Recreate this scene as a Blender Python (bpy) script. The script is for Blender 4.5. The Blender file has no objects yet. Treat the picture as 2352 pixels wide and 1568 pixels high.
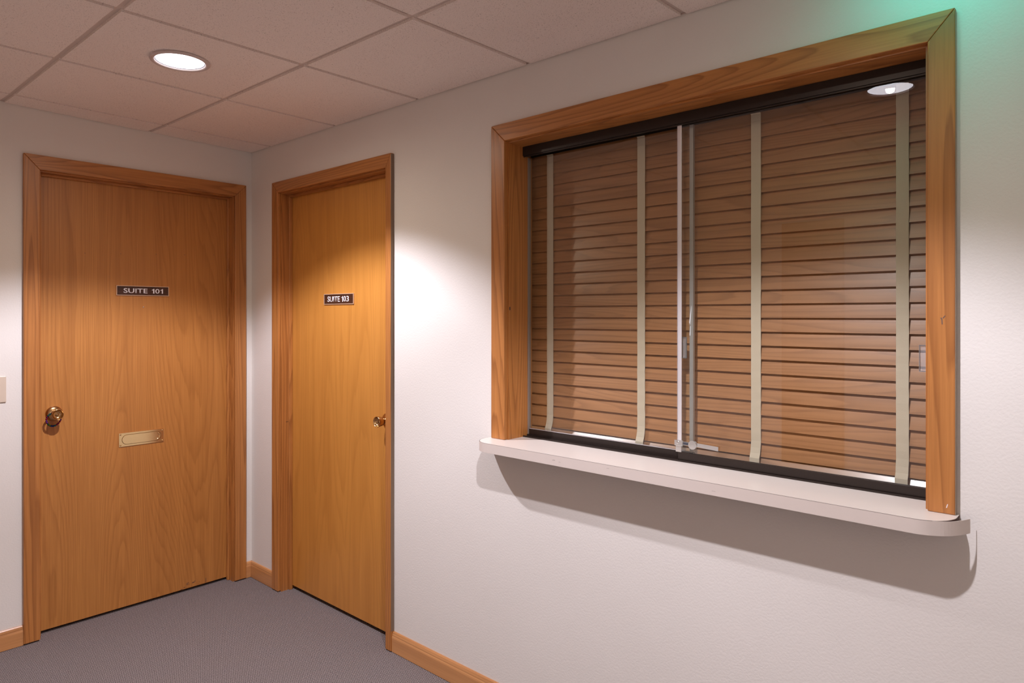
import bpy, bmesh, math, random
from mathutils import Vector, Matrix
random.seed(7)
S = bpy.context.scene
COL = S.collection

# ------------------------------------------------------------------ camera, world, exposure
cam_d = bpy.data.cameras.new('camera'); cam = bpy.data.objects.new('camera', cam_d); COL.objects.link(cam)
cam_d.sensor_width = 36.0; cam_d.lens = 36.0 * 1557.0 / 2352.0
cam_d.shift_y = -60.7 / 2352.0
cam_d.clip_start = 0.02
cam.location = (3.6335, -1.858, 1.4657)
cam.rotation_euler = (math.radians(90), 0, math.radians(45) - 0.054)
S.camera = cam
w = bpy.data.worlds.new('world'); S.world = w; w.use_nodes = True
w.node_tree.nodes['Background'].inputs[0].default_value = (0.9, 0.75, 0.65, 1)
w.node_tree.nodes['Background'].inputs[1].default_value = 0.02
S.view_settings.view_transform = 'Standard'; S.view_settings.look = 'None'
S.view_settings.gamma = 1.0; S.view_settings.use_curve_mapping = False
S.view_settings.exposure = 1.34
S.cycles.max_bounces = 14; S.cycles.diffuse_bounces = 8; S.cycles.transparent_max_bounces = 16

LIGHT_COL = (1.0, 0.98, 1.13)
FILL_COL = (1.0, 0.84, 0.66)
SPOT_W = 43.5
FILL_W = 15.0
LENS_E = 3.0
CONE = math.radians(119)

# ------------------------------------------------------------------ helpers
def link(o, parent=None):
    COL.objects.link(o)
    if parent is not None: o.parent = parent
    return o
def tag(o, label=None, cat=None, group=None, kind=None):
    if label: o['label'] = label
    if cat: o['category'] = cat
    if group: o['group'] = group
    if kind: o['kind'] = kind
    return o
def empty(name, loc=(0, 0, 0)):
    o = bpy.data.objects.new(name, None); o.empty_display_size = 0.05; o.location = loc
    return link(o)
def obj(name, bm, mat, parent=None, smooth=False, loc=None):
    """links a bmesh (given in world coordinates) as one object; with a parent the vertices become relative to it"""
    me = bpy.data.meshes.new(name)
    off = Vector((0, 0, 0))
    p = parent
    while p is not None:
        off += p.location; p = p.parent
    if loc is not None: off = off + (Vector(loc) - off)
    bmesh.ops.recalc_face_normals(bm, faces=bm.faces)
    for v in bm.verts: v.co -= off
    bm.to_mesh(me); bm.free()
    if smooth:
        for f in me.polygons: f.use_smooth = True
    if mat is not None: me.materials.append(mat)
    o = bpy.data.objects.new(name, me)
    link(o, parent)
    if loc is not None:
        base = Vector((0, 0, 0)); p = parent
        while p is not None: base += p.location; p = p.parent
        o.location = Vector(loc) - base
    return o
def box(bm, x0, x1, y0, y1, z0, z1, bev=0.0, seg=2):
    r = bmesh.ops.create_cube(bm, size=1.0)
    vs = r['verts']
    for v in vs:
        v.co = Vector(((x0 + x1) / 2 + v.co.x * (x1 - x0), (y0 + y1) / 2 + v.co.y * (y1 - y0), (z0 + z1) / 2 + v.co.z * (z1 - z0)))
    if bev > 0:
        es = list({e for v in vs for e in v.link_edges})
        bmesh.ops.bevel(bm, geom=es, offset=bev, segments=seg, profile=0.5, affect='EDGES')
def newbm(): return bmesh.new()
def bx(*a, **k):
    bm = newbm(); box(bm, *a, **k); return bm
def lathe(bm, prof, n=40, M=Matrix.Identity(4), close=False):
    """prof: list of (radius, height) revolved about local z, then transformed by M"""
    rings = []
    for r, h in prof:
        if r < 1e-6:
            rings.append([bm.verts.new(M @ Vector((0, 0, h)))])
        else:
            rings.append([bm.verts.new(M @ Vector((r * math.cos(2 * math.pi * i / n), r * math.sin(2 * math.pi * i / n), h))) for i in range(n)])
    pairs = list(zip(rings, rings[1:]))
    if close: pairs.append((rings[-1], rings[0]))
    for a, b in pairs:
        for i in range(n):
            j = (i + 1) % n
            if len(a) == 1 and len(b) == 1: continue
            if len(a) == 1: bm.faces.new((a[0], b[i], b[j]))
            elif len(b) == 1: bm.faces.new((a[i], b[0], a[j]))
            else: bm.faces.new((a[i], b[i], b[j], a[j]))
def sphere(bm, c, r, u=12, v=8):
    bmesh.ops.create_uvsphere(bm, u_segments=u, v_segments=v, radius=r, matrix=Matrix.Translation(Vector(c)))
def prism(bm, pts, axis, a, b):
    """extrude closed 2D polygon along an axis (0=x,1=y,2=z) from a to b; pts are the other two coordinates in order"""
    def mk(p, t):
        c = list(p); c.insert(axis, t); return Vector(c)
    A = [bm.verts.new(mk(p, a)) for p in pts]; B = [bm.verts.new(mk(p, b)) for p in pts]
    bm.faces.new(A); bm.faces.new(list(reversed(B)))
    n = len(pts)
    for i in range(n):
        j = (i + 1) % n
        bm.faces.new((A[i], B[i], B[j], A[j]))

# ------------------------------------------------------------------ materials
def mat_base(name):
    m = bpy.data.materials.new(name); m.use_nodes = True
    nt = m.node_tree; b = nt.nodes['Principled BSDF']
    return m, nt, b
def N(nt, typ, **kw):
    n = nt.nodes.new(typ)
    for k, v in kw.items(): setattr(n, k, v)
    return n
def ramp(nt, stops):
    r = N(nt, 'ShaderNodeValToRGB'); e = r.color_ramp.elements
    e[0].position, e[0].color = stops[0][0], (*stops[0][1], 1)
    e[1].position, e[1].color = stops[-1][0], (*stops[-1][1], 1)
    for p, c in stops[1:-1]:
        x = e.new(p); x.color = (*c, 1)
    return r
def noise(nt, vec, scale, detail=3, rough=0.5, dist=0.0):
    n = N(nt, 'ShaderNodeTexNoise'); n.inputs['Scale'].default_value = scale
    n.inputs['Detail'].default_value = detail; n.inputs['Roughness'].default_value = rough
    n.inputs['Distortion'].default_value = dist
    nt.links.new(vec, n.inputs['Vector']); return n
def math_n(nt, op, a, b=None, c=None):
    n = N(nt, 'ShaderNodeMath', operation=op)
    for i, x in enumerate((a, b, c)):
        if x is None: continue
        if isinstance(x, (int, float)): n.inputs[i].default_value = x
        else: nt.links.new(x, n.inputs[i])
    return n.outputs[0]
def vec_map(nt, sc, loc=(0, 0, 0)):
    tc = N(nt, 'ShaderNodeTexCoord'); mp = N(nt, 'ShaderNodeMapping')
    mp.inputs['Scale'].default_value = sc; mp.inputs['Location'].default_value = loc
    nt.links.new(tc.outputs['Object'], mp.inputs['Vector']); return mp.outputs[0], tc.outputs['Object']
def mixc(nt, f, a, b, blend='MIX'):
    n = N(nt, 'ShaderNodeMix', data_type='RGBA', blend_type=blend)
    if isinstance(f, (int, float)): n.inputs['Factor'].default_value = f
    else: nt.links.new(f, n.inputs['Factor'])
    for s, x in (('A', a), ('B', b)):
        i = [q for q in n.inputs if q.name == s and q.type == 'RGBA'][0]
        if isinstance(x, tuple): i.default_value = (*x, 1)
        else: nt.links.new(x, i)
    return [q for q in n.outputs if q.type == 'RGBA'][0]
def bump(nt, b, h, strength, dist):
    n = N(nt, 'ShaderNodeBump'); n.inputs['Strength'].default_value = strength; n.inputs['Distance'].default_value = dist
    nt.links.new(h, n.inputs['Height']); nt.links.new(n.outputs[0], b.inputs['Normal'])

def wood(name, axis, light, mid, dark, figure=3.0, rings=9.0, stretch=0.09, rough=0.38, fibre=0.5, coat=0.15, seed=0.0, contrast=1.0, spots=()):
    """axis: grain direction 0/1/2. contour lines of a stretched noise give the cathedral figure"""
    m, nt, b = mat_base(name)
    sc = [1.0, 1.0, 1.0]; sc[axis] = stretch
    v, raw = vec_map(nt, sc, (seed, seed * 1.7, seed * 0.6))
    # per object offset so that boards differ
    oi = N(nt, 'ShaderNodeObjectInfo')
    ad = N(nt, 'ShaderNodeVectorMath', operation='ADD')
    cr = N(nt, 'ShaderNodeCombineXYZ')
    for i in range(3):
        nt.links.new(math_n(nt, 'MULTIPLY', oi.outputs['Random'], 7.3 + i * 3.1), cr.inputs[i])
    nt.links.new(v, ad.inputs[0]); nt.links.new(cr.outputs[0], ad.inputs[1]); v = ad.outputs[0]
    n1 = noise(nt, v, figure, 1.5, 0.45, 0.0)
    wob = noise(nt, v, figure * 9, 2, 0.5)
    ph = math_n(nt, 'ADD', math_n(nt, 'MULTIPLY', n1.outputs[0], rings), math_n(nt, 'MULTIPLY', wob.outputs[0], 0.02 * rings))
    fr = math_n(nt, 'FRACT', ph)
    r1 = ramp(nt, [(0.0, (0, 0, 0)), (0.50, (.12, .12, .12)), (0.80, (.75, .75, .75)), (0.90, (1, 1, 1)), (1.0, (0, 0, 0))])
    nt.links.new(fr, r1.inputs[0])
    sf = [170.0, 170.0, 170.0]; sf[axis] = 4.0
    v2, _ = vec_map(nt, sf)
    fb = noise(nt, v2, 1.0, 3, 0.6)
    rf = ramp(nt, [(0.35, (0, 0, 0)), (0.75, (1, 1, 1))]); nt.links.new(fb.outputs[0], rf.inputs[0])
    big = noise(nt, v, figure * 0.7, 2)
    sb = [26.0, 26.0, 26.0]; sb[axis] = 1.1
    v3, _ = vec_map(nt, sb, (seed, 0, 0))
    st = noise(nt, v3, 1.0, 2, 0.5)
    c = mixc(nt, big.outputs[0], light, mid)
    c = mixc(nt, math_n(nt, 'MULTIPLY', r1.outputs[0], 0.55 * contrast), c, dark)
    rs = ramp(nt, [(0.4, (0, 0, 0)), (0.7, (1, 1, 1))]); nt.links.new(st.outputs[0], rs.inputs[0])
    c = mixc(nt, math_n(nt, 'MULTIPLY', rs.outputs[0], 0.2), c, dark)
    c = mixc(nt, math_n(nt, 'MULTIPLY', rf.outputs[0], fibre * 0.6), c, dark)
    for (pos, rad, col) in spots:
        d = N(nt, 'ShaderNodeVectorMath', operation='DISTANCE'); nt.links.new(raw, d.inputs[0]); d.inputs[1].default_value = pos
        dn = noise(nt, raw, 260.0, 2)
        dd = math_n(nt, 'ADD', d.outputs['Value'], math_n(nt, 'MULTIPLY', math_n(nt, 'SUBTRACT', dn.outputs[0], 0.5), rad * 1.6))
        f = math_n(nt, 'LESS_THAN', dd, rad)
        c = mixc(nt, math_n(nt, 'MULTIPLY', f, 0.8), c, col)
    nt.links.new(c, b.inputs['Base Color'])
    b.inputs['Roughness'].default_value = rough
    b.inputs['Coat Weight'].default_value = coat; b.inputs['Coat Roughness'].default_value = 0.25
    bump(nt, b, fb.outputs[0], 0.12, 0.0006)
    return m

def plain(name, col, rough=0.5, metal=0.0, coat=0.0, bump_s=0.0, bump_scale=200.0, spec=None):
    m, nt, b = mat_base(name)
    _, raw = vec_map(nt, (1, 1, 1))
    n = noise(nt, raw, 35.0, 3)
    c = mixc(nt, math_n(nt, 'MULTIPLY', n.outputs[0], 0.12), col, tuple(x * 0.75 for x in col))
    nt.links.new(c, b.inputs['Base Color'])
    b.inputs['Roughness'].default_value = rough; b.inputs['Metallic'].default_value = metal
    b.inputs['Coat Weight'].default_value = coat
    if spec is not None: b.inputs['Specular IOR Level'].default_value = spec
    if bump_s > 0:
        nb = noise(nt, raw, bump_scale, 2); bump(nt, b, nb.outputs[0], bump_s, 0.001)
    return m

def wall_mat():
    m, nt, b = mat_base('painted orange peel wall')
    _, raw = vec_map(nt, (1, 1, 1))
    n = noise(nt, raw, 150.0, 2, 0.5, 0.3); n2 = noise(nt, raw, 3.0, 2)
    r = ramp(nt, [(0.35, (0, 0, 0)), (0.62, (1, 1, 1))]); nt.links.new(n.outputs[0], r.inputs[0])
    c = mixc(nt, n2.outputs[0], (.755, .72, .67), (.79, .755, .705))
    nt.links.new(c, b.inputs['Base Color']); b.inputs['Roughness'].default_value = 0.62
    b.inputs['Specular IOR Level'].default_value = 0.3
    bump(nt, b, r.outputs[0], 0.17, 0.0010)
    return m
def tile_mat():
    m, nt, b = mat_base('pinhole acoustic tile')
    _, raw = vec_map(nt, (1, 1, 1))
    n = noise(nt, raw, 330.0, 2, 0.6); r = ramp(nt, [(0.33, (1, 1, 1)), (0.40, (0, 0, 0))]); nt.links.new(n.outputs[0], r.inputs[0])
    n3 = noise(nt, raw, 170.0, 2, 0.6); r3 = ramp(nt, [(0.27, (1, 1, 1)), (0.31, (0, 0, 0))]); nt.links.new(n3.outputs[0], r3.inputs[0])
    n2 = noise(nt, raw, 2.2, 2)
    c = mixc(nt, n2.outputs[0], (.90, .81, .75), (.84, .745, .685))
    c = mixc(nt, math_n(nt, 'MULTIPLY', r.outputs[0], 0.55), c, (.22, .15, .12))
    c = mixc(nt, math_n(nt, 'MULTIPLY', r3.outputs[0], 0.7), c, (.16, .11, .09))
    nt.links.new(c, b.inputs['Base Color']); b.inputs['Roughness'].default_value = 0.9
    n4 = noise(nt, raw, 300.0, 2); bump(nt, b, n4.outputs[0], 0.3, 0.0008)
    return m
def carpet_mat():
    m, nt, b = mat_base('woven loop carpet')
    v, raw = vec_map(nt, (1, 1, 1))
    sp = N(nt, 'ShaderNodeSeparateXYZ'); nt.links.new(raw, sp.inputs[0])
    wob = noise(nt, raw, 55.0, 2)
    wv = math_n(nt, 'MULTIPLY', math_n(nt, 'SUBTRACT', wob.outputs[0], 0.5), 3.4)
    def wave(c, per, off=None):
        a = math_n(nt, 'ADD', math_n(nt, 'MULTIPLY', c, 2 * math.pi / per), wv)
        if off is not None: a = math_n(nt, 'ADD', a, off)
        return math_n(nt, 'SINE', a)
    rows = wave(sp.outputs[0], 0.0085)
    par = math_n(nt, 'MULTIPLY', math_n(nt, 'FLOOR', math_n(nt, 'MULTIPLY', sp.outputs[0], 1 / 0.0085)), math.pi)
    cols = wave(sp.outputs[1], 0.0075, par)
    h = math_n(nt, 'MULTIPLY', math_n(nt, 'ADD', rows, cols), 0.25)
    h = math_n(nt, 'ADD', h, 0.5)
    fl = noise(nt, raw, 210.0, 3, 0.7)
    hh = math_n(nt, 'ADD', math_n(nt, 'MULTIPLY', h, 0.52), math_n(nt, 'MULTIPLY', fl.outputs[0], 0.5))
    r = ramp(nt, [(0.28, (.035, .024, .028)), (0.47, (.140, .120, .120)), (0.62, (.27, .232, .228)), (0.8, (.46, .40, .39))]); nt.links.new(hh, r.inputs[0])
    big = noise(nt, raw, 7.0, 3)
    c = mixc(nt, math_n(nt, 'MULTIPLY', big.outputs[0], 0.35), r.outputs[0], (.19, .15, .125))
    nt.links.new(c, b.inputs['Base Color']); b.inputs['Roughness'].default_value = 1.0
    b.inputs['Specular IOR Level'].default_value = 0.1
    bump(nt, b, hh, 0.8, 0.003)
    return m
def glass_mat():
    m, nt, b = mat_base('clear pane glass')
    for n in list(nt.nodes):
        if n.type == 'BSDF_PRINCIPLED': nt.nodes.remove(n)
    out = [n for n in nt.nodes if n.type == 'OUTPUT_MATERIAL'][0]
    tr = N(nt, 'ShaderNodeBsdfTransparent'); tr.inputs[0].default_value = (.965, .985, .975, 1)
    gl = N(nt, 'ShaderNodeBsdfGlossy'); gl.inputs['Roughness'].default_value = 0.0; gl.inputs[0].default_value = (1, 1, 1, 1)
    fr = N(nt, 'ShaderNodeFresnel'); fr.inputs['IOR'].default_value = 1.5
    mx = N(nt, 'ShaderNodeMixShader')
    ge = N(nt, 'ShaderNodeNewGeometry')
    fac = math_n(nt, 'MULTIPLY', math_n(nt, 'MULTIPLY', fr.outputs[0], 1.7), math_n(nt, 'SUBTRACT', 1.0, ge.outputs['Backfacing']))
    nt.links.new(math_n(nt, 'MINIMUM', fac, 1.0), mx.inputs[0]); nt.links.new(tr.outputs[0], mx.inputs[1]); nt.links.new(gl.outputs[0], mx.inputs[2])
    nt.links.new(mx.outputs[0], out.inputs[0])
    return m
def acrylic_mat():
    m, nt, b = mat_base('clear acrylic')
    b.inputs['Base Color'].default_value = (.92, .92, .94, 1); b.inputs['Roughness'].default_value = 0.08
    b.inputs['Transmission Weight'].default_value = 0.85; b.inputs['IOR'].default_value = 1.35
    return m
def emit(name, col, s):
    m, nt, b = mat_base(name)
    b.inputs['Base Color'].default_value = (.9, .9, .9, 1)
    b.inputs['Emission Color'].default_value = (*col, 1); b.inputs['Emission Strength'].default_value = s
    return m

OAK_L, OAK_M, OAK_D = (.58, .245, .066), (.48, .185, .045), (.22, .070, .014)
M_WALL = wall_mat(); M_TILE = tile_mat(); M_CARPET = carpet_mat(); M_GLASS = glass_mat(); M_ACR = acrylic_mat()
M_TEE = plain('painted ceiling tee', (.66, .56, .50), 0.5)
M_SLAB = wood('oak veneer door skin', 2, (.56, .245, .060), (.48, .19, .042), (.24, .075, .012), figure=2.3, rings=75.0, stretch=0.10, rough=0.40, fibre=0.55, contrast=0.55,
              coat=0.12, spots=())
M_SLAB2 = wood('golden oak veneer door skin', 2, (.63, .285, .058), (.56, .23, .042), (.33, .115, .016), figure=2.2, rings=50.0, stretch=0.10, rough=0.40, fibre=0.4, contrast=0.4, coat=0.12, seed=3.3)
M_OAK = {a: wood('oak trim grain ' + 'xyz'[a], a, OAK_L, OAK_M, OAK_D, figure=5.0, rings=34.0, stretch=0.045 if a == 2 else 0.10, rough=0.38, fibre=0.6, contrast=1.1, coat=0.1, seed=a * 2.3) for a in (0, 1, 2)}
M_BASE = {a: wood('light oak baseboard grain ' + 'xyz'[a], a, (.66, .33, .13), (.55, .25, .09), (.33, .13, .04), figure=6.0, rings=5.0, stretch=0.06, rough=0.34, fibre=0.4, seed=a + 5.0) for a in (0, 1)}
M_SLAT = wood('faux wood slat', 0, (.49, .225, .092), (.41, .178, .070), (.185, .068, .022), figure=7.0, rings=26.0, stretch=0.07, rough=0.40, fibre=0.5, coat=0.12, contrast=.7)
M_TAPE = plain('woven ladder tape', (.60, .49, .36), 0.85, bump_s=0.4, bump_scale=900)
M_TRACK = plain('bronze anodised aluminium', (.028, .019, .015), 0.38, 0.3)
M_ALU = plain('brushed aluminium', (.80, .77, .78), 0.35, 0.4)
M_CHROME = plain('nickel plated steel', (.72, .72, .70), 0.22, 0.9)
M_BRASS = plain('polished brass', (.90, .66, .34), 0.14, 1.0)
M_BRONZE = plain('antique brass knob', (.55, .33, .15), 0.22, 1.0)
M_LAM = plain('beige laminate', (.70, .63, .565), 0.34, coat=0.1)
M_LAME = plain('beige laminate edge', (.66, .58, .52), 0.38)
M_CORE = plain('particle board core', (.10, .055, .045), 0.9)
M_SEAM = plain('dark laminate seam', (.12, .08, .07), 0.7)
M_RAW = plain('raw casing edge', (.36, .29, .22), 0.7)
M_DARK = plain('black void lining', (.01, .008, .008), 0.9)
M_PLATE = plain('ivory plastic', (.66, .55, .44), 0.35)
M_LETTER = plain('white vinyl letters', (.88, .84, .86), 0.5)
M_SIGN = wood('walnut laminate sign', 0, (.085, .026, .010), (.050, .014, .006), (.012, .004, .002), figure=12, rings=14, stretch=.1, rough=.45, coat=0)
M_TRIM = plain('white enamel trim ring', (.62, .53, .50), 0.4)
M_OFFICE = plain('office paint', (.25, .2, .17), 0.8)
M_LENS = emit('downlight lens', (.97, .93, 1.0), LENS_E)
M_GREEN = emit('green sign lens', (.01, 1.0, .80), 1.7)

# ------------------------------------------------------------------ room shell
HX, HY = 6.2, -2.75            # far ends of the hall
def CZ(x, y): return 2.3842 - 0.0045 * x - 0.0162 * y
def struct(name, bm, mat, label, cat, parent=None, **k):
    o = obj(name, bm, mat, parent, **k)
    if parent is None: tag(o, label, cat, kind='structure')
    return o
def wall_with_holes(plane, a0, a1, z0, z1, holes, front, back):
    """boxes around rectangular holes; plane 'y' -> wall runs along x, plane 'x' -> along y"""
    As = sorted({a0, a1, *[h[0] for h in holes], *[h[1] for h in holes]}); Zs = sorted({z0, z1, *[h[2] for h in holes], *[h[3] for h in holes]})
    nA, nZ = len(As) - 1, len(Zs) - 1
    solid = [[not any(h[0] <= (As[i] + As[i + 1]) / 2 <= h[1] and h[2] <= (Zs[j] + Zs[j + 1]) / 2 <= h[3] for h in holes) for j in range(nZ)] for i in range(nA)]
    bm = newbm(); V = {}
    def vert(i, j, d):
        if (i, j, d) not in V:
            t = (front, back)[d]
            V[(i, j, d)] = bm.verts.new((As[i], t, Zs[j]) if plane == 'y' else (t, As[i], Zs[j]))
        return V[(i, j, d)]
    S_ = lambda i, j: 0 <= i < nA and 0 <= j < nZ and solid[i][j]
    for i in range(nA):
        for j in range(nZ):
            if not solid[i][j]: continue
            for d in (0, 1): bm.faces.new([vert(i, j, d), vert(i + 1, j, d), vert(i + 1, j + 1, d), vert(i, j + 1, d)])
            for di, dj, e in ((-1, 0, ((i, j), (i, j + 1))), (1, 0, ((i + 1, j), (i + 1, j + 1))), (0, -1, ((i, j), (i + 1, j))), (0, 1, ((i, j + 1), (i + 1, j + 1)))):
                if not S_(i + di, j + dj):
                    (p, q) = e
                    bm.faces.new([vert(*p, 0), vert(*q, 0), vert(*q, 1), vert(*p, 1)])
    return bm

# opening extents
D1 = dict(s0=-1.001, s1=-0.109, top=2.114)      # door_1 jamb faces (along y)
D2 = dict(s0=0.324, s1=1.231, top=2.106)        # door_2 jamb faces (along x)
WN = dict(x0=1.949, x1=3.289, z0=1.005, top=2.102)
JT = 0.018
WT = 0.134                     # thickness of the partition
wl = struct('wall_left', wall_with_holes('x', HY, 0.0, 0.0, 2.52, [(D1['s0'] - JT, D1['s1'] + JT, 0.0, D1['top'] + JT)], 0.0, -0.16), M_WALL,
            'pale textured wall holding the SUITE 101 door', 'wall')
wr = struct('wall_right', wall_with_holes('y', 0.0, HX, 0.0, 2.52, [(D2['s0'] - JT, D2['s1'] + JT, 0.0, D2['top'] + JT), (WN['x0'] - JT, WN['x1'] + JT, WN['z0'] - 0.04, WN['top'] + JT)], 0.0, WT), M_WALL,
            'pale textured wall holding the SUITE 103 door and the reception window', 'wall')
struct('wall_rear', bx(-0.16, HX + .12, HY - 0.12, HY, 0, 2.52), M_WALL, 'hall wall across from the reception window', 'wall')
struct('wall_far', bx(HX, HX + .12, HY, 0.2, 0, 2.52), M_WALL, 'end wall closing the far end of the hall', 'wall')
struct('floor', bx(-0.6, HX + .12, HY - .12, 2.6, -0.06, 0.0), M_CARPET, 'grey woven loop carpet', 'floor')

# ceiling: tegular tiles hanging below a slightly skewed tee grid
GX, GY, TX, TY, SX, SY = 0.2176, -0.5393, 0.6101, 0.6026, 0.0461, 0.0095
def gpt(i, j):
    y = 0.0
    for _ in range(5):
        x = GX + TX * i + SX * y; y = GY - TY * j + SY * x
    return x, y
root_c = newbm()
TD = 0.009
def cz_box(bm, P, z_lo, z_hi):
    lo = [bm.verts.new((x, y, CZ(x, y) + z_lo)) for x, y in P]; hi = [bm.verts.new((x, y, CZ(x, y) + z_hi)) for x, y in P]
    bm.faces.new(lo); bm.faces.new(hi[::-1])
    for i in range(len(P)):
        j = (i + 1) % len(P); bm.faces.new((lo[i], lo[j], hi[j], hi[i]))
# light cut-outs are simply covered by the fittings, which hang from the tile face
gw = 0.0105
LIGHTS = [(1.110, -0.838), (2.945, -1.00), (5.60, -2.20)]  # the last one is unseen, added for hall ambience
for i in range(-1, 10):
    for j in range(-1, 4):
        a, b_, c_, d_ = gpt(i, j), gpt(i + 1, j), gpt(i + 1, j + 1), gpt(i, j + 1)
        # shrink towards the middle by the groove width, clip at the walls
        x0 = max(max(a[0], d_[0]) + gw, 0.022) if i == -1 else None
        cx = sum(p[0] for p in (a, b_, c_, d_)) / 4; cy = sum(p[1] for p in (a, b_, c_, d_)) / 4
        P = []
        for p in (a, b_, c_, d_):
            x = p[0] + (gw if p[0] < cx else -gw); y = p[1] + (gw if p[1] < cy else -gw)
            x = min(max(x, 0.006), HX - 0.006); y = max(min(y, -0.006), HY + 0.006)
            P.append((x, y))
        if abs(P[0][0] - P[1][0]) < 0.03 or abs(P[0][1] - P[3][1]) < 0.03: continue
        cz_box(root_c, P, -TD, 0.012)
ceil = struct('ceiling', root_c, M_TILE, 'suspended ceiling of speckled acoustic tiles', 'ceiling')
g = newbm()
cz_box(g, [(-.0, 0.0), (HX, 0.0), (HX, HY), (-.0, HY)], 0.0, 0.004)
obj('ceiling_grid', g, M_TEE, ceil)
g = newbm()
for (xa, ya, xb, yb) in ((0, 0, HX, 0), (0, 0, 0, HY)):
    if ya == yb: cz_box(g, [(xa, 0.0), (xb, 0.0), (xb, -0.0012), (xa, -0.0012)], -0.004, 0.02)
    else: cz_box(g, [(0.0, 0.0), (0.0, yb), (0.0012, yb), (0.0012, 0)], -0.004, 0.02)
obj('wall_angle', g, M_TEE, ceil)

# office behind the reception window
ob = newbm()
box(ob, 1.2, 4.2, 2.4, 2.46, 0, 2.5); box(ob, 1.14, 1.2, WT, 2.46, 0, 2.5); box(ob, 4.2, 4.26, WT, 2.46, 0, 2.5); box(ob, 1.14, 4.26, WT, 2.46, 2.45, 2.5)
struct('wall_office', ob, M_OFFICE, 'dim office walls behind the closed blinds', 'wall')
vb = newbm(); box(vb, -0.62, -0.56, -1.2, 0.0, 0, 2.3); box(vb, -.6, -.16, -1.26, -1.2, 0, 2.3); box(vb, -.6, -.16, 0.0, 0.06, 0, 2.3); box(vb, -.6, -.16, -1.2, 0, 2.3, 2.34)
struct('wall_suite', vb, M_DARK, 'dark suite space behind the SUITE 101 door', 'wall')
vb = newbm(); box(vb, 0.1, 1.14, 0.62, 0.68, 0, 2.3); box(vb, .1, .16, WT, .62, 0, 2.3); box(vb, .1, 1.14, WT, .68, 2.3, 2.34)
struct('wall_closet', vb, M_DARK, 'dark suite space behind the SUITE 103 door', 'wall')

# ------------------------------------------------------------------ trim profiles
def casing_piece(plane, corner_pts, sgn, t=0.018):
    """flat board with eased edges given as polygon (along, z); plane 'y': sits on y=0 towards -y, 'x': on x=0 towards +x"""
    bm = newbm()
    if plane == 'y': prism(bm, [(p[0], p[1]) for p in corner_pts], 1, 0.0, -t)
    else: prism(bm, [(p[0], p[1]) for p in corner_pts], 0, 0.0, t)
    es = [e for e in bm.edges]
    bmesh.ops.bevel(bm, geom=es, offset=0.0022, segments=2, profile=0.5, affect='EDGES')
    return bm
def mitre_casing(plane, a0, a1, ia0, ia1, z0, itop, otop, z0b=None):
    """returns (left, right, head) polygons"""
    e = 0.0004
    L = [(a0, z0), (ia0, z0), (ia0, itop - e), (a0, otop - e)]
    Rr = [(ia1, z0), (a1, z0), (a1, otop - e), (ia1, itop - e)]
    Hd = [(a0 + e, otop), (a1 - e, otop), (ia1, itop), (ia0, itop)]
    return L, Rr, Hd
def base_board(bm, plane, a0, a1, h=0.088, t=0.0125, z0=0.002):
    prof = [(0, z0), (t, z0), (t, h * 0.70), (t * 0.92, h * 0.76), (t * 0.82, h * 0.80), (t * 0.80, h * 0.86), (t * 0.62, h * 0.955), (t * 0.32, h), (0, h)]
    if plane == 'y':   # runs along x, projecting to -y
        prism(bm, [(-p[0], p[1]) for p in prof], 0, a0, a1)
    else:              # runs along y, projecting to +x
        prism(bm, [(p[0], p[1]) for p in prof], 1, a0, a1)

# ------------------------------------------------------------------ door fittings
def knob(parent, c, nrm, r=0.0245, length=0.062, name='door_knob'):
    """c: point on the slab face, nrm: outward unit vector"""
    q = Vector(nrm).to_track_quat('Z', 'Y').to_matrix().to_4x4()
    Mx = Matrix.Translation(Vector(c)) @ q
    bm = newbm()
    lathe(bm, [(0.0, 0.0), (0.0345, 0.0), (0.0345, 0.002), (0.0325, 0.0065), (0.026, 0.011), (0.0165, 0.013), (0.0135, 0.014), (0.0125, 0.02), (0.0, 0.02)], 48, Mx)
    ro = obj('rosette', bm, M_BRONZE, parent, smooth=True)
    bm = newbm()
    L = length
    lathe(bm, [(0.0, 0.016), (0.0125, 0.016), (0.0125, 0.022), (0.0155, 0.0245), (0.0185, 0.030), (0.0215, 0.040), (r - .001, 0.052), (r, L - 0.003), (r - 0.0008, L),
               (r - 0.0022, L - 0.0008), (r - 0.0042, L - 0.006), (r - 0.0065, L - 0.012), (0.0120, L - 0.0150), (0.0058, L - 0.0158), (0.0056, L - 0.0135), (0.0046, L - 0.0130), (0.0, L - 0.0130)], 48, Mx)
    kb = obj(name, bm, M_BRONZE, parent, smooth=True)
    # key slot
    bm = newbm(); box(bm, -0.0008, 0.0008, -0.0036, 0.0036, L - 0.0132, L - 0.0126)
    bmesh.ops.transform(bm, matrix=Mx, verts=bm.verts)
    obj('key_slot', bm, M_DARK, kb)
    return kb

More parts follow.
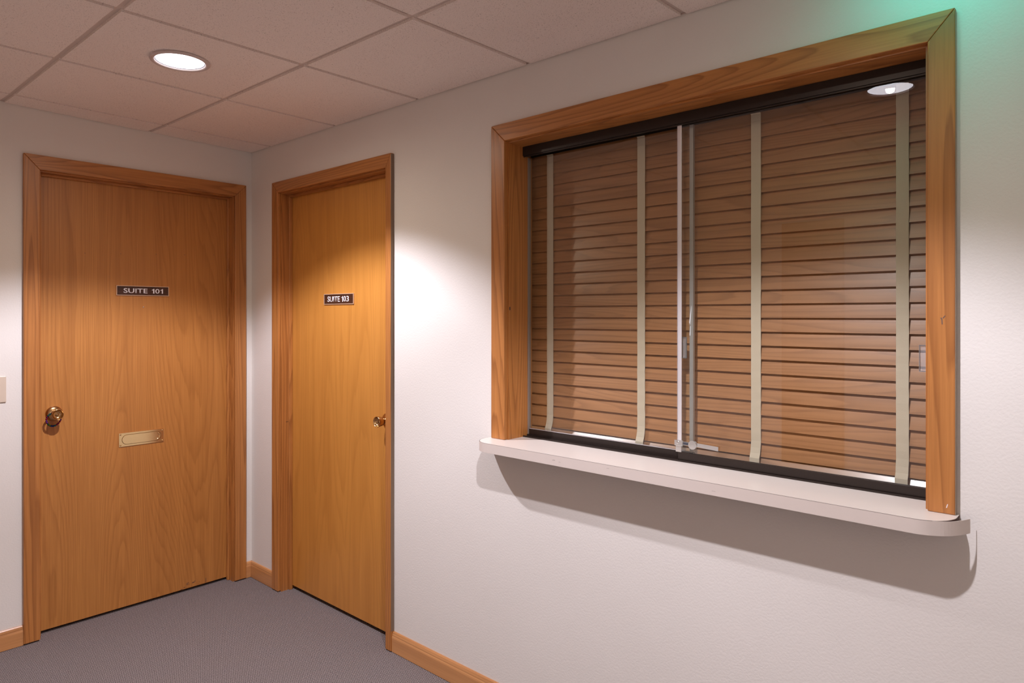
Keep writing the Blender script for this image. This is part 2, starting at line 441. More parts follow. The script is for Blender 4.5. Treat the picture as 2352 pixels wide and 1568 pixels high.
def text_mesh(txt, size, width, height, extr, M, weight=0.0):
    cu = bpy.data.curves.new('t', 'FONT'); cu.body = txt; cu.size = 1.0; cu.extrude = 0.0; cu.offset = weight; cu.resolution_u = 4
    o = bpy.data.objects.new('t', cu); COL.objects.link(o)
    bpy.context.view_layer.update()
    dg = bpy.context.evaluated_depsgraph_get()
    me = bpy.data.meshes.new_from_object(o.evaluated_get(dg))
    bpy.data.objects.remove(o)
    bm = newbm(); bm.from_mesh(me); bpy.data.meshes.remove(me)
    xs = [v.co.x for v in bm.verts]; ys = [v.co.y for v in bm.verts]
    x0, x1, y0, y1 = min(xs), max(xs), min(ys), max(ys)
    for v in bm.verts:
        v.co.x = ((v.co.x - x0) / (x1 - x0) - 0.5) * width; v.co.y = ((v.co.y - y0) / (y1 - y0) - 0.5) * height
    r = bmesh.ops.extrude_face_region(bm, geom=bm.faces[:])
    for v in [g_ for g_ in r['geom'] if isinstance(g_, bmesh.types.BMVert)]: v.co.z += extr
    bmesh.ops.transform(bm, matrix=M, verts=bm.verts)
    return bm

def number_mesh(txt, width, height, extr, M, weight):
    """digits set side by side; the ones get a flag stroke as on the signs"""
    cell = [0.55 if ch == '1' else 0.95 for ch in txt]; gap = 0.20
    k = width / (sum(cell) + gap * (len(txt) - 1)); x = -width / 2; out = newbm()
    for ch, c_ in zip(txt, cell):
        w_ = c_ * k; cm = M @ Matrix.Translation((x + w_ / 2, 0, 0))
        if ch == '1':
            b1 = newbm(); st = 0.26 * k; h2 = height / 2
            prism(b1, [(w_ / 2 - st, -h2), (w_ / 2, -h2), (w_ / 2, h2), (w_ / 2 - st * .8, h2), (w_ / 2 - st * 1.1, h2 * .74), (-w_ / 2, h2 * .56), (-w_ / 2, h2 * .34), (w_ / 2 - st, h2 * .36)], 2, 0, extr)
            bmesh.ops.transform(b1, matrix=cm, verts=b1.verts)
        else: b1 = text_mesh(ch, 1, w_, height, extr, cm, weight)
        me = bpy.data.meshes.new('tmp'); b1.to_mesh(me); b1.free(); out.from_mesh(me); bpy.data.meshes.remove(me)
        x += w_ + gap * k
    return out

def frame3(origin, right, up):
    r = Vector(right); u = Vector(up); n = r.cross(u)
    return Matrix(((r.x, u.x, n.x, origin[0]), (r.y, u.y, n.y, origin[1]), (r.z, u.z, n.z, origin[2]), (0, 0, 0, 1)))

def rect_slab(M, w_, h_, z0, z1, bev=0.0008):
    bm = newbm(); box(bm, -w_ / 2, w_ / 2, -h_ / 2, h_ / 2, z0, z1, bev)
    bmesh.ops.transform(bm, matrix=M, verts=bm.verts); return bm

def suite_sign(M, w_, h_, txt, tw, th, tdx, weight, label, tdy=0.0, split=(0.60, 0.11)):
    o0 = M.translation
    t = empty('suite_sign', tuple(o0)); tag(t, label, 'sign', group='suite number signs')
    obj('sign_plate', rect_slab(M, w_ - .006, h_ - .006, 0.0002, 0.003, 0.0003), M_SIGN, t)
    # holder frame: four bars in one mesh
    bm = newbm()
    f = 0.0034
    for (x0, x1, y0, y1) in ((-w_ / 2, w_ / 2, h_ / 2 - f, h_ / 2), (-w_ / 2, w_ / 2, -h_ / 2, -h_ / 2 + f), (-w_ / 2, -w_ / 2 + f, -h_ / 2 + f, h_ / 2 - f), (w_ / 2 - f, w_ / 2, -h_ / 2 + f, h_ / 2 - f)):
        box(bm, x0, x1, y0, y1, 0.0002, 0.005, 0.001)
    bmesh.ops.transform(bm, matrix=M, verts=bm.verts)
    obj('sign_frame', bm, M_SFRAME, t)
    a_, b_ = txt.split(); fa, gap = split
    wa = tw * fa; wb = tw * (1 - fa - gap)
    obj('lettering', text_mesh(a_, 1, wa, th, 0.0008, M @ Matrix.Translation((tdx - tw / 2 + wa / 2, tdy, 0.0029)), weight), M_LETTER, t)
    obj('suite_number', number_mesh(b_, wb, th, 0.0008, M @ Matrix.Translation((tdx + tw / 2 - wb / 2, tdy, 0.0029)), weight), M_LETTER, t)
    return t
M_SFRAME = plain('gold anodised sign frame', (.72, .50, .34), 0.4, 0.35)

# ------------------------------------------------------------------ door_1 (SUITE 101), in wall_left
d1 = tag(empty('door_1', (0, -0.555, 0)), 'oak veneer door marked SUITE 101 with brass mail slot', 'door', kind='structure')
F1 = -0.056
obj('door_slab', bx(F1 - 0.044, F1, D1['s0'] + 0.003, D1['s1'] - 0.003, 0.014, D1['top'] - 0.003, bev=0.0015), M_SLAB, d1)
# jambs + stops
for nm, ya, yb, za, zb, ax in (('jamb', D1['s0'] - JT, D1['s0'], 0.0, D1['top'] + JT, 2), ('jamb', D1['s1'], D1['s1'] + JT, 0.0, D1['top'] + JT, 2), ('jamb_head', D1['s0'], D1['s1'], D1['top'], D1['top'] + JT, 1)):
    obj(nm, bx(-0.16, 0.0005, ya, yb, za, zb), M_OAK[ax], d1)
for nm, ya, yb, za, zb, ax in (('door_stop', D1['s0'], D1['s0'] + 0.011, 0.0, D1['top'], 2), ('door_stop', D1['s1'] - 0.011, D1['s1'], 0.0, D1['top'], 2), ('door_stop_head', D1['s0'] + .011, D1['s1'] - .011, D1['top'] - 0.011, D1['top'], 1)):
    obj(nm, bx(F1 + 0.0005, F1 + 0.018, ya, yb, za, zb, bev=0.002), M_OAK[ax], d1)
L, Rr, Hd = mitre_casing('x', -1.068, -0.040, -1.0065, -0.104, 0.006, 2.119, 2.185)
obj('casing', casing_piece('x', L, 1), M_OAK[2], d1); obj('casing', casing_piece('x', Rr, 1), M_OAK[2], d1); obj('casing_head', casing_piece('x', Hd, 1), M_OAK[1], d1)
k1 = knob(d1, (F1, -0.935, 1.008), (1, 0, 0))
# mail slot
Mm = frame3((F1, -0.5555, 0.8455), (0, 1, 0), (0, 0, 1))
MS = obj('mail_slot', rect_slab(Mm, 0.212, 0.069, 0.0, 0.0032, 0.0012), M_BRASS, d1)
def obround(M, w_, h_, z0, z1, n=16, inset=0.0):
    bm = newbm(); r = h_ / 2; pts = []
    for k in range(n + 1): a = -math.pi / 2 + math.pi * k / n; pts.append((w_ / 2 - r + r * math.cos(a), r * math.sin(a)))
    for k in range(n + 1): a = math.pi / 2 + math.pi * k / n; pts.append((-w_ / 2 + r + r * math.cos(a), r * math.sin(a)))
    A = [bm.verts.new((x, y, z0)) for x, y in pts]; B = [bm.verts.new((x * (1 - inset * 2 / w_), y * (1 - inset * 2 / h_), z1)) for x, y in pts]
    bm.faces.new(A); bm.faces.new(B)
    for i in range(len(A)): j = (i + 1) % len(A); bm.faces.new((A[i], A[j], B[j], B[i]))
    bmesh.ops.transform(bm, matrix=M, verts=bm.verts); return bm
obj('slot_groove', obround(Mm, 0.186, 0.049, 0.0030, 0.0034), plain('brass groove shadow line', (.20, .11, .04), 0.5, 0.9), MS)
obj('slot_flap', obround(Mm, 0.1835, 0.0465, 0.0030, 0.0048, inset=0.0008), M_BRASS, MS)
# finger curl at the right end of the flap
bm = newbm()
n = 14
for k in range(n):
    a0_, a1_ = -1.25 + 2.5 * k / n, -1.25 + 2.5 * (k + 1) / n
    q = []
    for a in (a0_, a1_):
        for rr, hh in ((0.0125, 0.0049), (0.0150, 0.0072), (0.0175, 0.0049)):
            q.append(bm.verts.new((0.0695 + rr * math.cos(a), rr * 1.15 * math.sin(a), hh)))
    bm.faces.new((q[0], q[1], q[4], q[3])); bm.faces.new((q[1], q[2], q[5], q[4]))
bmesh.ops.remove_doubles(bm, verts=bm.verts, dist=1e-5)
bmesh.ops.transform(bm, matrix=Mm, verts=bm.verts)
obj('finger_curl', bm, M_BRASS, MS, smooth=True)
for sx in (-1, 1):
    for sz in (-1, 1):
        bm = newbm(); lathe(bm, [(0.0, 0.003), (0.0042, 0.003), (0.0038, 0.0044), (0.0022, 0.0052), (0.0, 0.0054)], 16, Mm @ Matrix.Translation((sx * 0.0985, sz * 0.0262, 0)))
        obj('screw', bm, M_BRASS, MS, smooth=True)
bm = newbm(); lathe(bm, [(0.0, 0.0), (0.0035, 0.0), (0.003, 0.002), (0.0015, 0.0028), (0.0, 0.003)], 16, frame3((F1, -0.547, 1.506), (0, 1, 0), (0, 0, 1)))
obj('nail_head', bm, M_CHROME, d1, smooth=True)
for (s_, z_) in ((-0.8083, 1.7623), (-0.6511, 1.7692), (-0.4859, 1.7778), (-0.3429, 1.7846), (-0.1880, 1.7944)):
    bm = newbm(); lathe(bm, [(0.0, 0.0002), (0.0018, 0.0002), (0.0, 0.0004)], 10, frame3((F1, s_, z_), (0, 1, 0), (0, 0, 1))); obj('nail_hole', bm, M_SEAM, d1)
# paint chips along the bottom edge
chips = newbm()
for (s, z, w_, h_) in ((-.345, .024, .007, .004), (-.331, .038, .004, .016), (-.324, .043, .006, .003), (-.322, .035, .005, .004), (-.298, .037, .014, .005), (-.290, .042, .004, .006), (-.266, .031, .002, .004), (-.232, .030, .0025, .028), (-.36, .018, .01, .003), (-.40, .016, .006, .003)):
    prism(chips, [(s - w_ / 2, z - h_ / 2), (s + w_ / 2, z - h_ * .3), (s + w_ * .3, z + h_ / 2), (s - w_ * .4, z + h_ * .3)], 0, F1 + 0.0001, F1 + 0.0005)
obj('veneer_chips', chips, M_CORE, d1)

# ------------------------------------------------------------------ door_2 (SUITE 103), in wall_right
d2 = tag(empty('door_2', (0.7775, 0, 0)), 'golden oak door marked SUITE 103 beside the corner', 'door', kind='structure')
F2 = 0.059
obj('door_slab', bx(D2['s0'] + 0.003, D2['s1'] - 0.003, F2, F2 + 0.044, 0.020, D2['top'] - 0.003, bev=0.0015), M_SLAB2, d2)
for nm, xa, xb, za, zb, ax in (('jamb', D2['s0'] - JT, D2['s0'], 0.0, D2['top'] + JT, 2), ('jamb', D2['s1'], D2['s1'] + JT, 0.0, D2['top'] + JT, 2), ('jamb_head', D2['s0'], D2['s1'], D2['top'], D2['top'] + JT, 0)):
    obj(nm, bx(xa, xb, -0.0005, WT, za, zb), M_OAK[ax], d2)
for nm, xa, xb, za, zb, ax in (('door_stop', D2['s0'], D2['s0'] + 0.012, 0.0, D2['top'], 2), ('door_stop', D2['s1'] - 0.012, D2['s1'], 0.0, D2['top'], 2), ('door_stop_head', D2['s0'] + .012, D2['s1'] - .012, D2['top'] - 0.012, D2['top'], 0)):
    obj(nm, bx(xa, xb, F2 - 0.018, F2 - 0.0005, za, zb, bev=0.002), M_OAK[ax], d2)
L, Rr, Hd = mitre_casing('y', 0.2549, 1.2740, 0.3190, 1.2360, 0.004, 2.112, 2.171)
obj('casing', casing_piece('y', L, 1), M_OAK[2], d2); obj('casing', casing_piece('y', Rr, 1), M_OAK[2], d2); obj('casing_head', casing_piece('y', Hd, 1), M_OAK[0], d2)
knob(d2, (1.152, F2, 0.986), (0, -1, 0))
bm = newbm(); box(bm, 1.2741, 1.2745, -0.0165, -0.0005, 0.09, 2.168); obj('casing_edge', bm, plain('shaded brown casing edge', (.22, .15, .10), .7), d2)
bm = newbm()
for yy in (0.028, 0.036): box(bm, D2['s0'] + 0.0, D2['s0'] + 0.0006, yy - .0015, yy + .0015, .895, .899)
obj('nail_hole', bm, M_DARK, d2)

# signs
suite_sign(frame3((F1 + 0.0004, -0.5488, 1.5878), (0, 1, 0), (0, 0, 1)), 0.2485, 0.0500, 'SUITE  101', 0.186, 0.0235, 0.0015, 0.012,
           'brown SUITE 101 name plate in thin gold frame on left oak door')
suite_sign(frame3((0.7680, F2 - 0.0004, 1.5445), (1, 0, 0), (0, 0, 1)), 0.2545, 0.0530, 'SUITE 103', 0.183, 0.0275, -0.004, 0.010,
           'brown SUITE 103 name plate on golden oak door beside the corner', split=(0.585, 0.085))

# bead bracelet hanging from the left knob
bb = tag(empty('bead_bracelet', (F1 + 0.03, -0.942, 0.985)), 'bracelet of purple, blue and green metallic beads hanging on SUITE 101 knob', 'bracelet')
cols = [(.20, .01, .12), (.01, .05, .30), (.01, .12, .05), (.25, .01, .08), (.02, .16, .16), (.06, .14, .02), (.12, .02, .25)]
BM = [plain('metallic bead ' + n_, c, 0.18, 0.9) for n_, c in zip(('magenta', 'blue', 'green', 'crimson', 'teal', 'olive', 'violet'), cols)]
nb = 22
for k in range(nb):
    a = 2 * math.pi * k / nb
    c = (F1 + 0.031 + 0.006 * math.cos(a) + 0.004 * math.sin(2 * a), -0.944 + 0.0285 * math.sin(a), 0.9885 + 0.0305 * math.cos(a) - 0.004)
    bm = newbm(); sphere(bm, c, 0.0045)
    obj('bead', bm, BM[(k * 3 + (k % 4)) % 7], bb, smooth=True)

# ------------------------------------------------------------------ baseboards
bm = newbm(); base_board(bm, 'x', HY, -1.068); struct('baseboard_left', bm, M_BASE[1], 'light oak baseboard left of the SUITE 101 door', 'baseboard')
bm = newbm(); base_board(bm, 'x', -0.040, 0.0); struct('baseboard_corner', bm, M_BASE[1], 'short light oak baseboard between SUITE 101 door and corner', 'baseboard')
bm = newbm(); base_board(bm, 'y', 0.0, 0.2549); struct('baseboard_middle', bm, M_BASE[0], 'short light oak baseboard between corner and SUITE 103 door', 'baseboard')
bm = newbm(); base_board(bm, 'y', 1.2740, HX); struct('baseboard_right', bm, M_BASE[0], 'long light oak baseboard right of the SUITE 103 door', 'baseboard')
bm = newbm(); box(bm, 0, HX, HY, HY + .012, 0.002, 0.088); struct('baseboard_rear', bm, M_BASE[0], 'oak baseboard on the wall opposite the window', 'baseboard')

# ------------------------------------------------------------------ window_1 : reception window
w1 = tag(empty('window_1', (2.62, 0, 1.005)), 'oak framed sliding glass reception window in the right wall', 'window', kind='structure')
for nm, xa, xb, za, zb, ax in (('window_jamb', WN['x0'] - JT, WN['x0'], WN['z0'], WN['top'] + JT, 2), ('window_jamb', WN['x1'], WN['x1'] + JT, WN['z0'], WN['top'] + JT, 2), ('window_head', WN['x0'], WN['x1'], WN['top'], WN['top'] + JT, 0)):
    obj(nm, bx(xa, xb, -0.0005, WT, za, zb), M_OAK[ax], w1)
L, Rr, Hd = mitre_casing('y', 1.8769, 3.3510, 1.9440, 3.2955, 1.0052, 2.108, 2.173)
obj('window_casing', casing_piece('y', L, 1), M_OAK[2], w1); obj('window_casing', casing_piece('y', Rr, 1), M_OAK[2], w1); obj('window_casing_head', casing_piece('y', Hd, 1), M_OAK[0], w1)
# tracks
bm = newbm()
x0, x1 = WN['x0'] + .0005, WN['x1'] - .0005
box(bm, x0, x1, 0.080, 0.128, 1.0055, 1.0072)
for yy in (0.080, 0.0835, 0.103, 0.1065, 0.1262): box(bm, x0, x1, yy, yy + 0.0018, 1.0072, 1.0125 if yy > .1 else 1.0100)
obj('bottom_track', bm, M_TRACK, w1)
bm = newbm()
zt = WN['top'] - .0005
box(bm, x0, x1, 0.079, 0.129, zt - 0.003, zt)
for yy in (0.079, 0.1035, 0.1272): box(bm, x0, x1, yy, yy + 0.0018, zt - 0.034, zt - 0.003)
box(bm, x0, x1, 0.083, 0.088, zt - 0.038, zt - 0.003)
obj('top_track', bm, M_TRACK, w1)
obj('side_channel', bx(x0, x0 + 0.003, 0.107, 0.124, 1.0125, zt - 0.036), plain('grey side channel', (.30, .24, .20), .45, .2), w1)
obj('side_channel', bx(x1 - 0.006, x1, 0.083, 0.127, 1.0125, zt - 0.036), M_TRACK, w1)
# front (right) pane
def pane(xa, xb, yc, side):
    g_ = obj('sliding_pane', bx(xa, xb, yc - 0.003, yc + 0.003, 1.016, zt - 0.020), M_GLASS, w1)
    bm = newbm(); box(bm, xa, xb, yc - 0.0068, yc - 0.0032, 1.0105, 1.0335, 0.0006); box(bm, xa, xb, yc + 0.0032, yc + 0.0068, 1.0105, 1.0335, 0.0006); box(bm, xa, xb, yc - 0.0068, yc + 0.0068, 1.0088, 1.0105)
    obj('pane_rail', bm, M_TRACK, g_)
    return g_
pF = pane(2.592, WN['x1'] - .007, 0.0945, -1)
pR = pane(WN['x0'] + .007, 2.632, 0.1155, 1)
bm = newbm(); box(bm, 2.5905, 2.6040, 0.0882, 0.0912, 1.0340, zt - .036, 0.0006); box(bm, 2.5898, 2.5918, 0.0882, 0.1005, 1.034, zt - .036); obj('edge_strip', bm, M_ALU, pF)
bm = newbm(); box(bm, 2.6205, 2.6318, 0.1098, 0.1122, 1.0340, zt - .036, 0.0006); box(bm, 2.6318, 2.6332, 0.1098, 0.1200, 1.034, zt - .036); obj('edge_strip', bm, plain('tarnished aluminium', (.50, .48, .45), 0.4, 0.6), pR)
bm = newbm(); box(bm, WN['x0'] + .008, 2.631, 0.1088, 0.1112, 1.0337, 1.0350); obj('glazing_bead', bm, M_ALU, pR)
def pull(xc, zc, y, par, w_=0.019, h_=0.067):
    bm = newbm()
    box(bm, xc - w_ / 2, xc + w_ / 2, y - 0.0016, y, zc - h_ / 2, zc + h_ / 2, 0.0004)
    for (a, b_, c_, d_) in ((-w_ / 2, -w_ / 2 + .002, -h_ / 2, h_ / 2), (w_ / 2 - .002, w_ / 2, -h_ / 2, h_ / 2), (-w_ / 2 + .002, w_ / 2 - .002, h_ / 2 - .002, h_ / 2), (-w_ / 2 + .002, w_ / 2 - .002, -h_ / 2, -h_ / 2 + .002)):
        box(bm, xc + a, xc + b_, y - 0.005, y - 0.0016, zc + c_, zc + d_)
    return obj('finger_pull', bm, M_ACR, par)
pull(2.6020, 1.3625, 0.1118, pR); pull(3.2675, 1.3575, 0.0912, pF)
bm = newbm(); box(bm, 3.3511, 3.3516, -0.0165, -0.0005, 1.0060, 2.166); obj('casing_edge', bm, M_RAW, w1)
bm = newbm()
prism(bm, [(3.3215, 1.4590), (3.3240, 1.4600), (3.3256, 1.4560), (3.3262, 1.4440), (3.3245, 1.4440), (3.3240, 1.4545)], 1, -0.0181, -0.0185)
prism(bm, [(3.3262, 1.4590), (3.3310, 1.4650), (3.3320, 1.4640), (3.3275, 1.4575)], 1, -0.0181, -0.0185)
obj('dent_mark', bm, M_SEAM, w1)
bm = newbm(); box(bm, WN['x0'], WN['x0'] + .0004, 0.004, 0.010, 1.484, 1.496, bev=.00015); obj('wood_knot', bm, M_CORE, w1)
bm = newbm(); prism(bm, [(3.3330, 1.0190), (3.3350, 1.0200), (3.3368, 1.0290), (3.3350, 1.0275)], 1, -0.0181, -0.0185); obj('paint_chip', bm, M_LETTER, w1)
# ratchet lock
Ml = frame3((2.645, 0.0875, 1.0620), (1, 0, 0), (0, 0, 1))
bm = newbm()
box(bm, -0.050, -0.014, -0.0045, 0.0065, -0.001, 0.002, 0.0006)
box(bm, -0.062, -0.034, -0.008, 0.010, -0.002, 0.006, 0.0012)
lathe(bm, [(0.0, 0.006), (0.005, 0.006), (0.0045, 0.008), (0.0, 0.0085)], 16, Matrix.Translation((-0.050, 0.002, 0)))
box(bm, -0.0595, -0.0405, -0.028, -0.008, -0.001, 0.0015, 0.0005)
bmesh.ops.transform(bm, matrix=Ml, verts=bm.verts)
lk = obj('window_lock', bm, M_CHROME, pF)
bm = newbm(); lathe(bm, [(0.0, 0.0), (0.0145, 0.0), (0.0145, 0.006), (0.0135, 0.0075), (0.0, 0.0078)], 32, Matrix.Identity(4))
bmesh.ops.transform(bm, matrix=Ml, verts=bm.verts)
o = obj('lock_barrel', bm, M_CHROME, lk)
bm = newbm()
prism(bm, [(0.012, -0.0045), (0.083, -0.0085), (0.0835, 0.0045), (0.012, 0.0075)], 2, 0.0015, 0.0032)
bmesh.ops.transform(bm, matrix=Ml, verts=bm.verts)
obj('lock_lever', bm, M_CHROME, lk)
bm = newbm(); box(bm, -0.033, -0.0155, -0.003, 0.005, 0.002, 0.0028); bmesh.ops.transform(bm, matrix=Ml, verts=bm.verts)
obj('lock_ratchet', bm, plain('dark steel teeth', (.12, .13, .16), .4, .8), lk)
# torn tape scraps on the rear edge strip
bm = newbm()
prism(bm, [(2.6215, 1.402), (2.624, 1.400), (2.6255, 1.428), (2.6245, 1.432)], 1, 0.1080, 0.1094); prism(bm, [(2.6205, 1.472 - .03), (2.6235, 1.455 - .02), (2.628, 1.490 - .01), (2.6275, 1.495)], 1, 0.1080, 0.1094)
obj('tape_scrap', bm, M_LETTER, pR)

# ------------------------------------------------------------------ blinds
BX0, BX1 = WN['x0'] - 0.050, WN['x1'] + 0.050
bl = tag(empty('window_blind', (2.62, 0.172, 1.02)), 'closed brown faux wood blind with beige tapes behind the sliding glass', 'blind')
YB = 0.168
PITCH = 0.0419; WSL = 0.050; TH = math.radians(-13.5)
def slat_bm(zc, tilt, th=0.0026, w_=WSL, crown=0.0005, dx=0.0):
    bm = newbm(); n_ = 6; P = []
    up = Vector((0, -math.sin(tilt), math.cos(tilt))); nn = Vector((0, -math.cos(tilt), -math.sin(tilt)))
    top, bot = [], []
    for k in range(n_ + 1):
        t = k / n_ - 0.5; c = crown * (1 - 4 * t * t)
        p = up * (t * w_); top.append(p + nn * (c + th / 2)); bot.append(p + nn * (c - th / 2))
    ring = top + bot[::-1]
    prism(bm, [(YB + p.y, zc + p.z) for p in ring], 0, BX0 + dx, BX1 + dx)
    return bm
z = 1.063; k = 0
slats = []
while z < 2.10:
    slats.append(obj('slat', slat_bm(z, TH + random.uniform(-.015, .015), dx=random.uniform(-.0012, .0012)), M_SLAT, bl, loc=(2.62, YB, z)))
    z += PITCH
obj('bottom_rail', slat_bm(1.0300, math.radians(-31), th=0.007, w_=0.050, crown=0.0006), wood('glossy bottom rail', 0, (.45, .225, .105), (.37, .175, .078), (.17, .072, .03), figure=9.0, rings=5.0, stretch=0.11, rough=0.33, fibre=0.3, coat=0.5), bl, loc=(2.62, YB, 1.0300))
obj('head_rail', bx(BX0, BX1, YB - 0.026, YB + 0.026, 2.112, 2.155, bev=0.002), M_SLAT, bl)
hw = WSL / 2 * math.sin(abs(TH))
for xc in (2.0185, 2.4160, 2.8140, 3.2060):
    bm = newbm(); w_ = 0.0150
    yf = YB - hw - 0.0035
    path = [(YB - 0.0350, 2.150), (YB - 0.0350, 2.096), (YB - 0.0330, 2.090), (yf, 2.072)]
    zz = 2.050
    i = 0
    while zz > 1.075:
        path.append((yf - 0.0006 * (i % 2), zz)); zz -= PITCH / 2; i += 1
    path += [(yf - 0.002, 1.066), (yf - 0.006, 1.050), (yf - 0.013, 1.036), (yf - 0.013, 1.018)]
    rows = []
    for j, (y, z_) in enumerate(path):
        sk = random.uniform(-.0004, .0004)
        rows.append([bm.verts.new((xc - w_ + sk, y, z_)), bm.verts.new((xc + w_ + sk, y, z_)), bm.verts.new((xc + w_ + sk, y + 0.0008, z_)), bm.verts.new((xc - w_ + sk, y + 0.0008, z_))])
    for a, b_ in zip(rows, rows[1:]):
        for q in range(4): r_ = (q + 1) % 4; bm.faces.new((a[q], a[r_], b_[r_], b_[q]))
    bm.faces.new(rows[0]); bm.faces.new(rows[-1])
    obj('ladder_tape', bm, M_TAPE, bl)

# ------------------------------------------------------------------ counter shelf under the window
cs = tag(empty('counter_shelf', (2.61, -0.05, 0.972)), 'long cream laminate ledge with rounded corners under the window', 'shelf')
CX0, CX1, CYF, CR = 1.861, 3.3565, -0.1065, 0.075
outline = [(CX0, 0.0)]
for k in range(13): a = math.pi + math.pi / 2 * k / 12; outline.append((CX0 + CR + CR * math.cos(a), CYF + CR + CR * math.sin(a)))
for k in range(13): a = 1.5 * math.pi + math.pi / 2 * k / 12; outline.append((CX1 - CR + CR * math.cos(a), CYF + CR + CR * math.sin(a)))
outline.append((CX1, 0.0))
top_outline = [(CX0, -0.0002)] + outline[1:-1] + [(CX1, -0.0002)]
bm = newbm(); prism(bm, top_outline, 2, 0.9725, 1.0035); obj('shelf_core', bm, M_CORE, cs)
bm = newbm(); prism(bm, top_outline, 2, 1.0036, 1.0049); box(bm, WN['x0'] - .001, WN['x1'] + .001, -0.0002, WT - .001, 0.9725, 1.0049)
obj('shelf_top', bm, M_LAM, cs)
# edge band follows the outline, then peels away at the right corner
band = [(CX0 - 0.0012, -0.0012)]
for k in range(13): a = math.pi + math.pi / 2 * k / 12; band.append((CX0 + CR + (CR + .0012) * math.cos(a), CYF + CR + (CR + .0012) * math.sin(a)))
band += [(2.2, CYF - .0012), (2.6, CYF - .0012), (3.0, CYF - .0012), (3.2, CYF - .0012)]
for k in range(11): a = 1.5 * math.pi + math.pi / 2 * k / 30; band.append((CX1 - CR + (CR + .0012) * math.cos(a), CYF + CR + (CR + .0012) * math.sin(a)))
band += [(3.3265, -0.0935), (3.3335, -0.0893), (3.3400, -0.0845), (3.3460, -0.0790), (3.3515, -0.0730), (3.3565, -0.0664), (3.3612, -0.0593), (3.3656, -0.0517), (3.3697, -0.0436), (3.3737, -0.0350), (3.3775, -0.0262), (3.3795, -0.0212)]
def ribbon(bm, pts, z0, z1, t=0.0011):
    prev = None
    for i, p in enumerate(pts):
        a = Vector(pts[max(i - 1, 0)]); b_ = Vector(pts[min(i + 1, len(pts) - 1)]); d = (b_ - a).normalized(); nrm = Vector((d.y, -d.x))
        q = [bm.verts.new((p[0], p[1], z0)), bm.verts.new((p[0], p[1], z1)), bm.verts.new((p[0] + nrm.x * t, p[1] + nrm.y * t, z1)), bm.verts.new((p[0] + nrm.x * t, p[1] + nrm.y * t, z0))]
        if prev:
            for k in range(4): r_ = (k + 1) % 4; bm.faces.new((prev[k], prev[r_], q[r_], q[k]))
        else: bm.faces.new(q)
        prev = q
    bm.faces.new(prev)
bm = newbm(); ribbon(bm, band, 0.9715, 1.0040); tag(obj('edge_band', bm, M_LAME, cs), 'edge strip peeling away at the right end')
bm = newbm(); ribbon(bm, band[:-12], 1.0041, 1.0047, 0.0006); obj('edge_seam', bm, M_SEAM, cs)

M_SCUFF = plain('grey scuff', (.30, .25, .23), .8)
for (x, z, w_, h_) in ((2.248, .989, .012, .0028), (2.272, .986, .008, .0016), (2.460, .994, .010, .0014), (2.805, .984, .012, .0012)):
    bm = newbm(); prism(bm, [(x - w_ / 2, z - h_ / 2), (x, z), (x + w_ / 2, z - h_ * .2), (x + w_ * .3, z + h_ / 2), (x - w_ * .4, z + h_ * .2)], 1, CYF - 0.00245, CYF - 0.00225)
    obj('scuff_mark', bm, M_SCUFF, cs)

# ------------------------------------------------------------------ light switch at the left edge
sw = tag(empty('light_switch', (0, -1.1635, 1.1415)), 'ivory light switch plate cut by the left picture edge', 'light switch')
bm = newbm(); box(bm, 0.0, 0.0055, -1.1985, -1.1285, 1.0845, 1.1985, bev=0.0022); obj('switch_plate', bm, M_PLATE, sw)
bm = newbm(); box(bm, 0.0055, 0.016, -1.1675, -1.1595, 1.136, 1.156, bev=0.0015); obj('toggle', bm, M_PLATE, sw)
for zz in (1.1115, 1.1715):
    bm = newbm(); lathe(bm, [(0, .005), (.003, .005), (.0026, .0062), (0, .0066)], 12, frame3((0, -1.1635, zz), (0, 1, 0), (0, 0, 1))); obj('screw', bm, M_PLATE, sw)

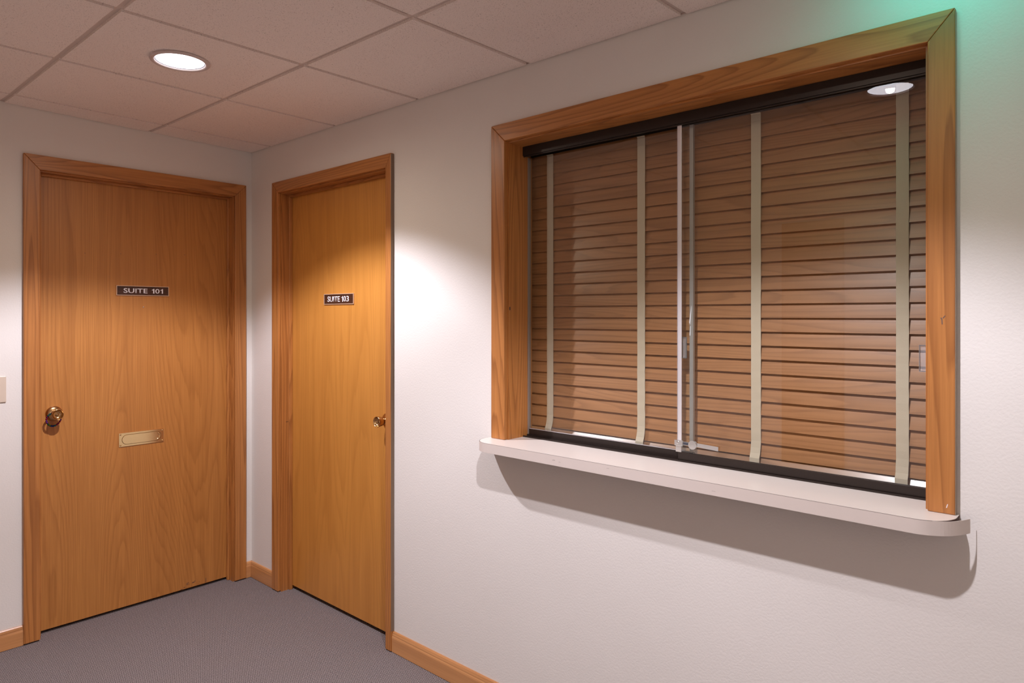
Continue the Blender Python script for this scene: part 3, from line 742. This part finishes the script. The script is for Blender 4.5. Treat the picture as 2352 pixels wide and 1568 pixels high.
# ------------------------------------------------------------------ recessed downlights
LBL = ['glowing round recessed downlight in ceiling before the two doors', 'round recessed downlight in ceiling facing the reception window', 'added unseen downlight for hall ambience near the far end of the hall']
def downlight(x, y, label, k=1.0):
    zf = CZ(x, y) - TD
    t = tag(empty('recessed_downlight', (x, y, zf)), label, 'ceiling light', group='recessed downlights in the hall ceiling')
    Mx = Matrix.Translation((x, y, zf))
    bm = newbm()
    lathe(bm, [(0.098, -0.0005), (0.1000, -0.004), (0.0985, -0.0075), (0.094, -0.0090), (0.0860, -0.0085), (0.0825, -0.0060), (0.0818, -0.0005)], 64, Mx, close=True)
    obj('trim_ring', bm, M_TRIM, t, smooth=True)
    bm = newbm(); lathe(bm, [(0.0818, -0.0030), (0.0805, -0.0032), (0.0800, -0.0008), (0.0818, -0.0008)], 64, Mx, close=True)
    obj('baffle', bm, M_BAFFLE, t, smooth=True)
    bm = newbm(); lathe(bm, [(0.0, -0.0026), (0.0800, -0.0020), (0.0800, -0.0008), (0.0, -0.0008)], 64, Mx)
    obj('lens', bm, M_LENS, t)
    ld = bpy.data.lights.new('downlight_lamp', 'SPOT'); ld.energy = SPOT_W * k; ld.color = LIGHT_COL; ld.spot_size = CONE; ld.spot_blend = 0.34; ld.shadow_soft_size = 0.020
    lo = bpy.data.objects.new('downlight_lamp', ld); link(lo, t); lo.location = (0, 0, -0.016)
    l2 = bpy.data.lights.new('ambient_fill', 'SPOT'); l2.energy = FILL_W * k * k; l2.color = FILL_COL; l2.spot_size = math.radians(176); l2.spot_blend = 1.0; l2.shadow_soft_size = 0.016  # second wide warm lamp, added as fill to lift the ambient light
    lo = bpy.data.objects.new('ambient_fill', l2); link(lo, t); lo.location = (0, 0, -0.006)
    return t
M_BAFFLE = plain('dark violet baffle', (.06, .03, .12), .5)
for (x, y), lb, k in zip(LIGHTS, LBL, (0.96, 0.86, 0.85)): downlight(x, y, lb, k)

# exit sign over the window, above the picture: throws the green glow on the wall
ex = tag(empty('exit_sign', (3.35, -0.235, 2.375)), 'slim green lit exit fixture on ceiling above the reception window', 'exit sign')
bm = newbm(); box(bm, 3.20, 3.50, -0.290, -0.180, 2.290, 2.375, bev=0.004); obj('housing', bm, M_TRIM, ex)
bm = newbm(); box(bm, 3.21, 3.49, -0.285, -0.174, 2.284, 2.360); obj('green_lens', bm, M_GREEN, ex)

# unseen panel added to reflect as a dark band in the glass
d3 = tag(empty('reflection_panel', (2.08, HY, 0)), 'added unseen brown panel giving the glass a dark reflected band', 'door', kind='structure')
bm = newbm(); box(bm, 1.88, 2.28, HY, HY + 0.03, 0.01, 2.10, bev=0.002); obj('door_slab', bm, M_SLAB, d3)
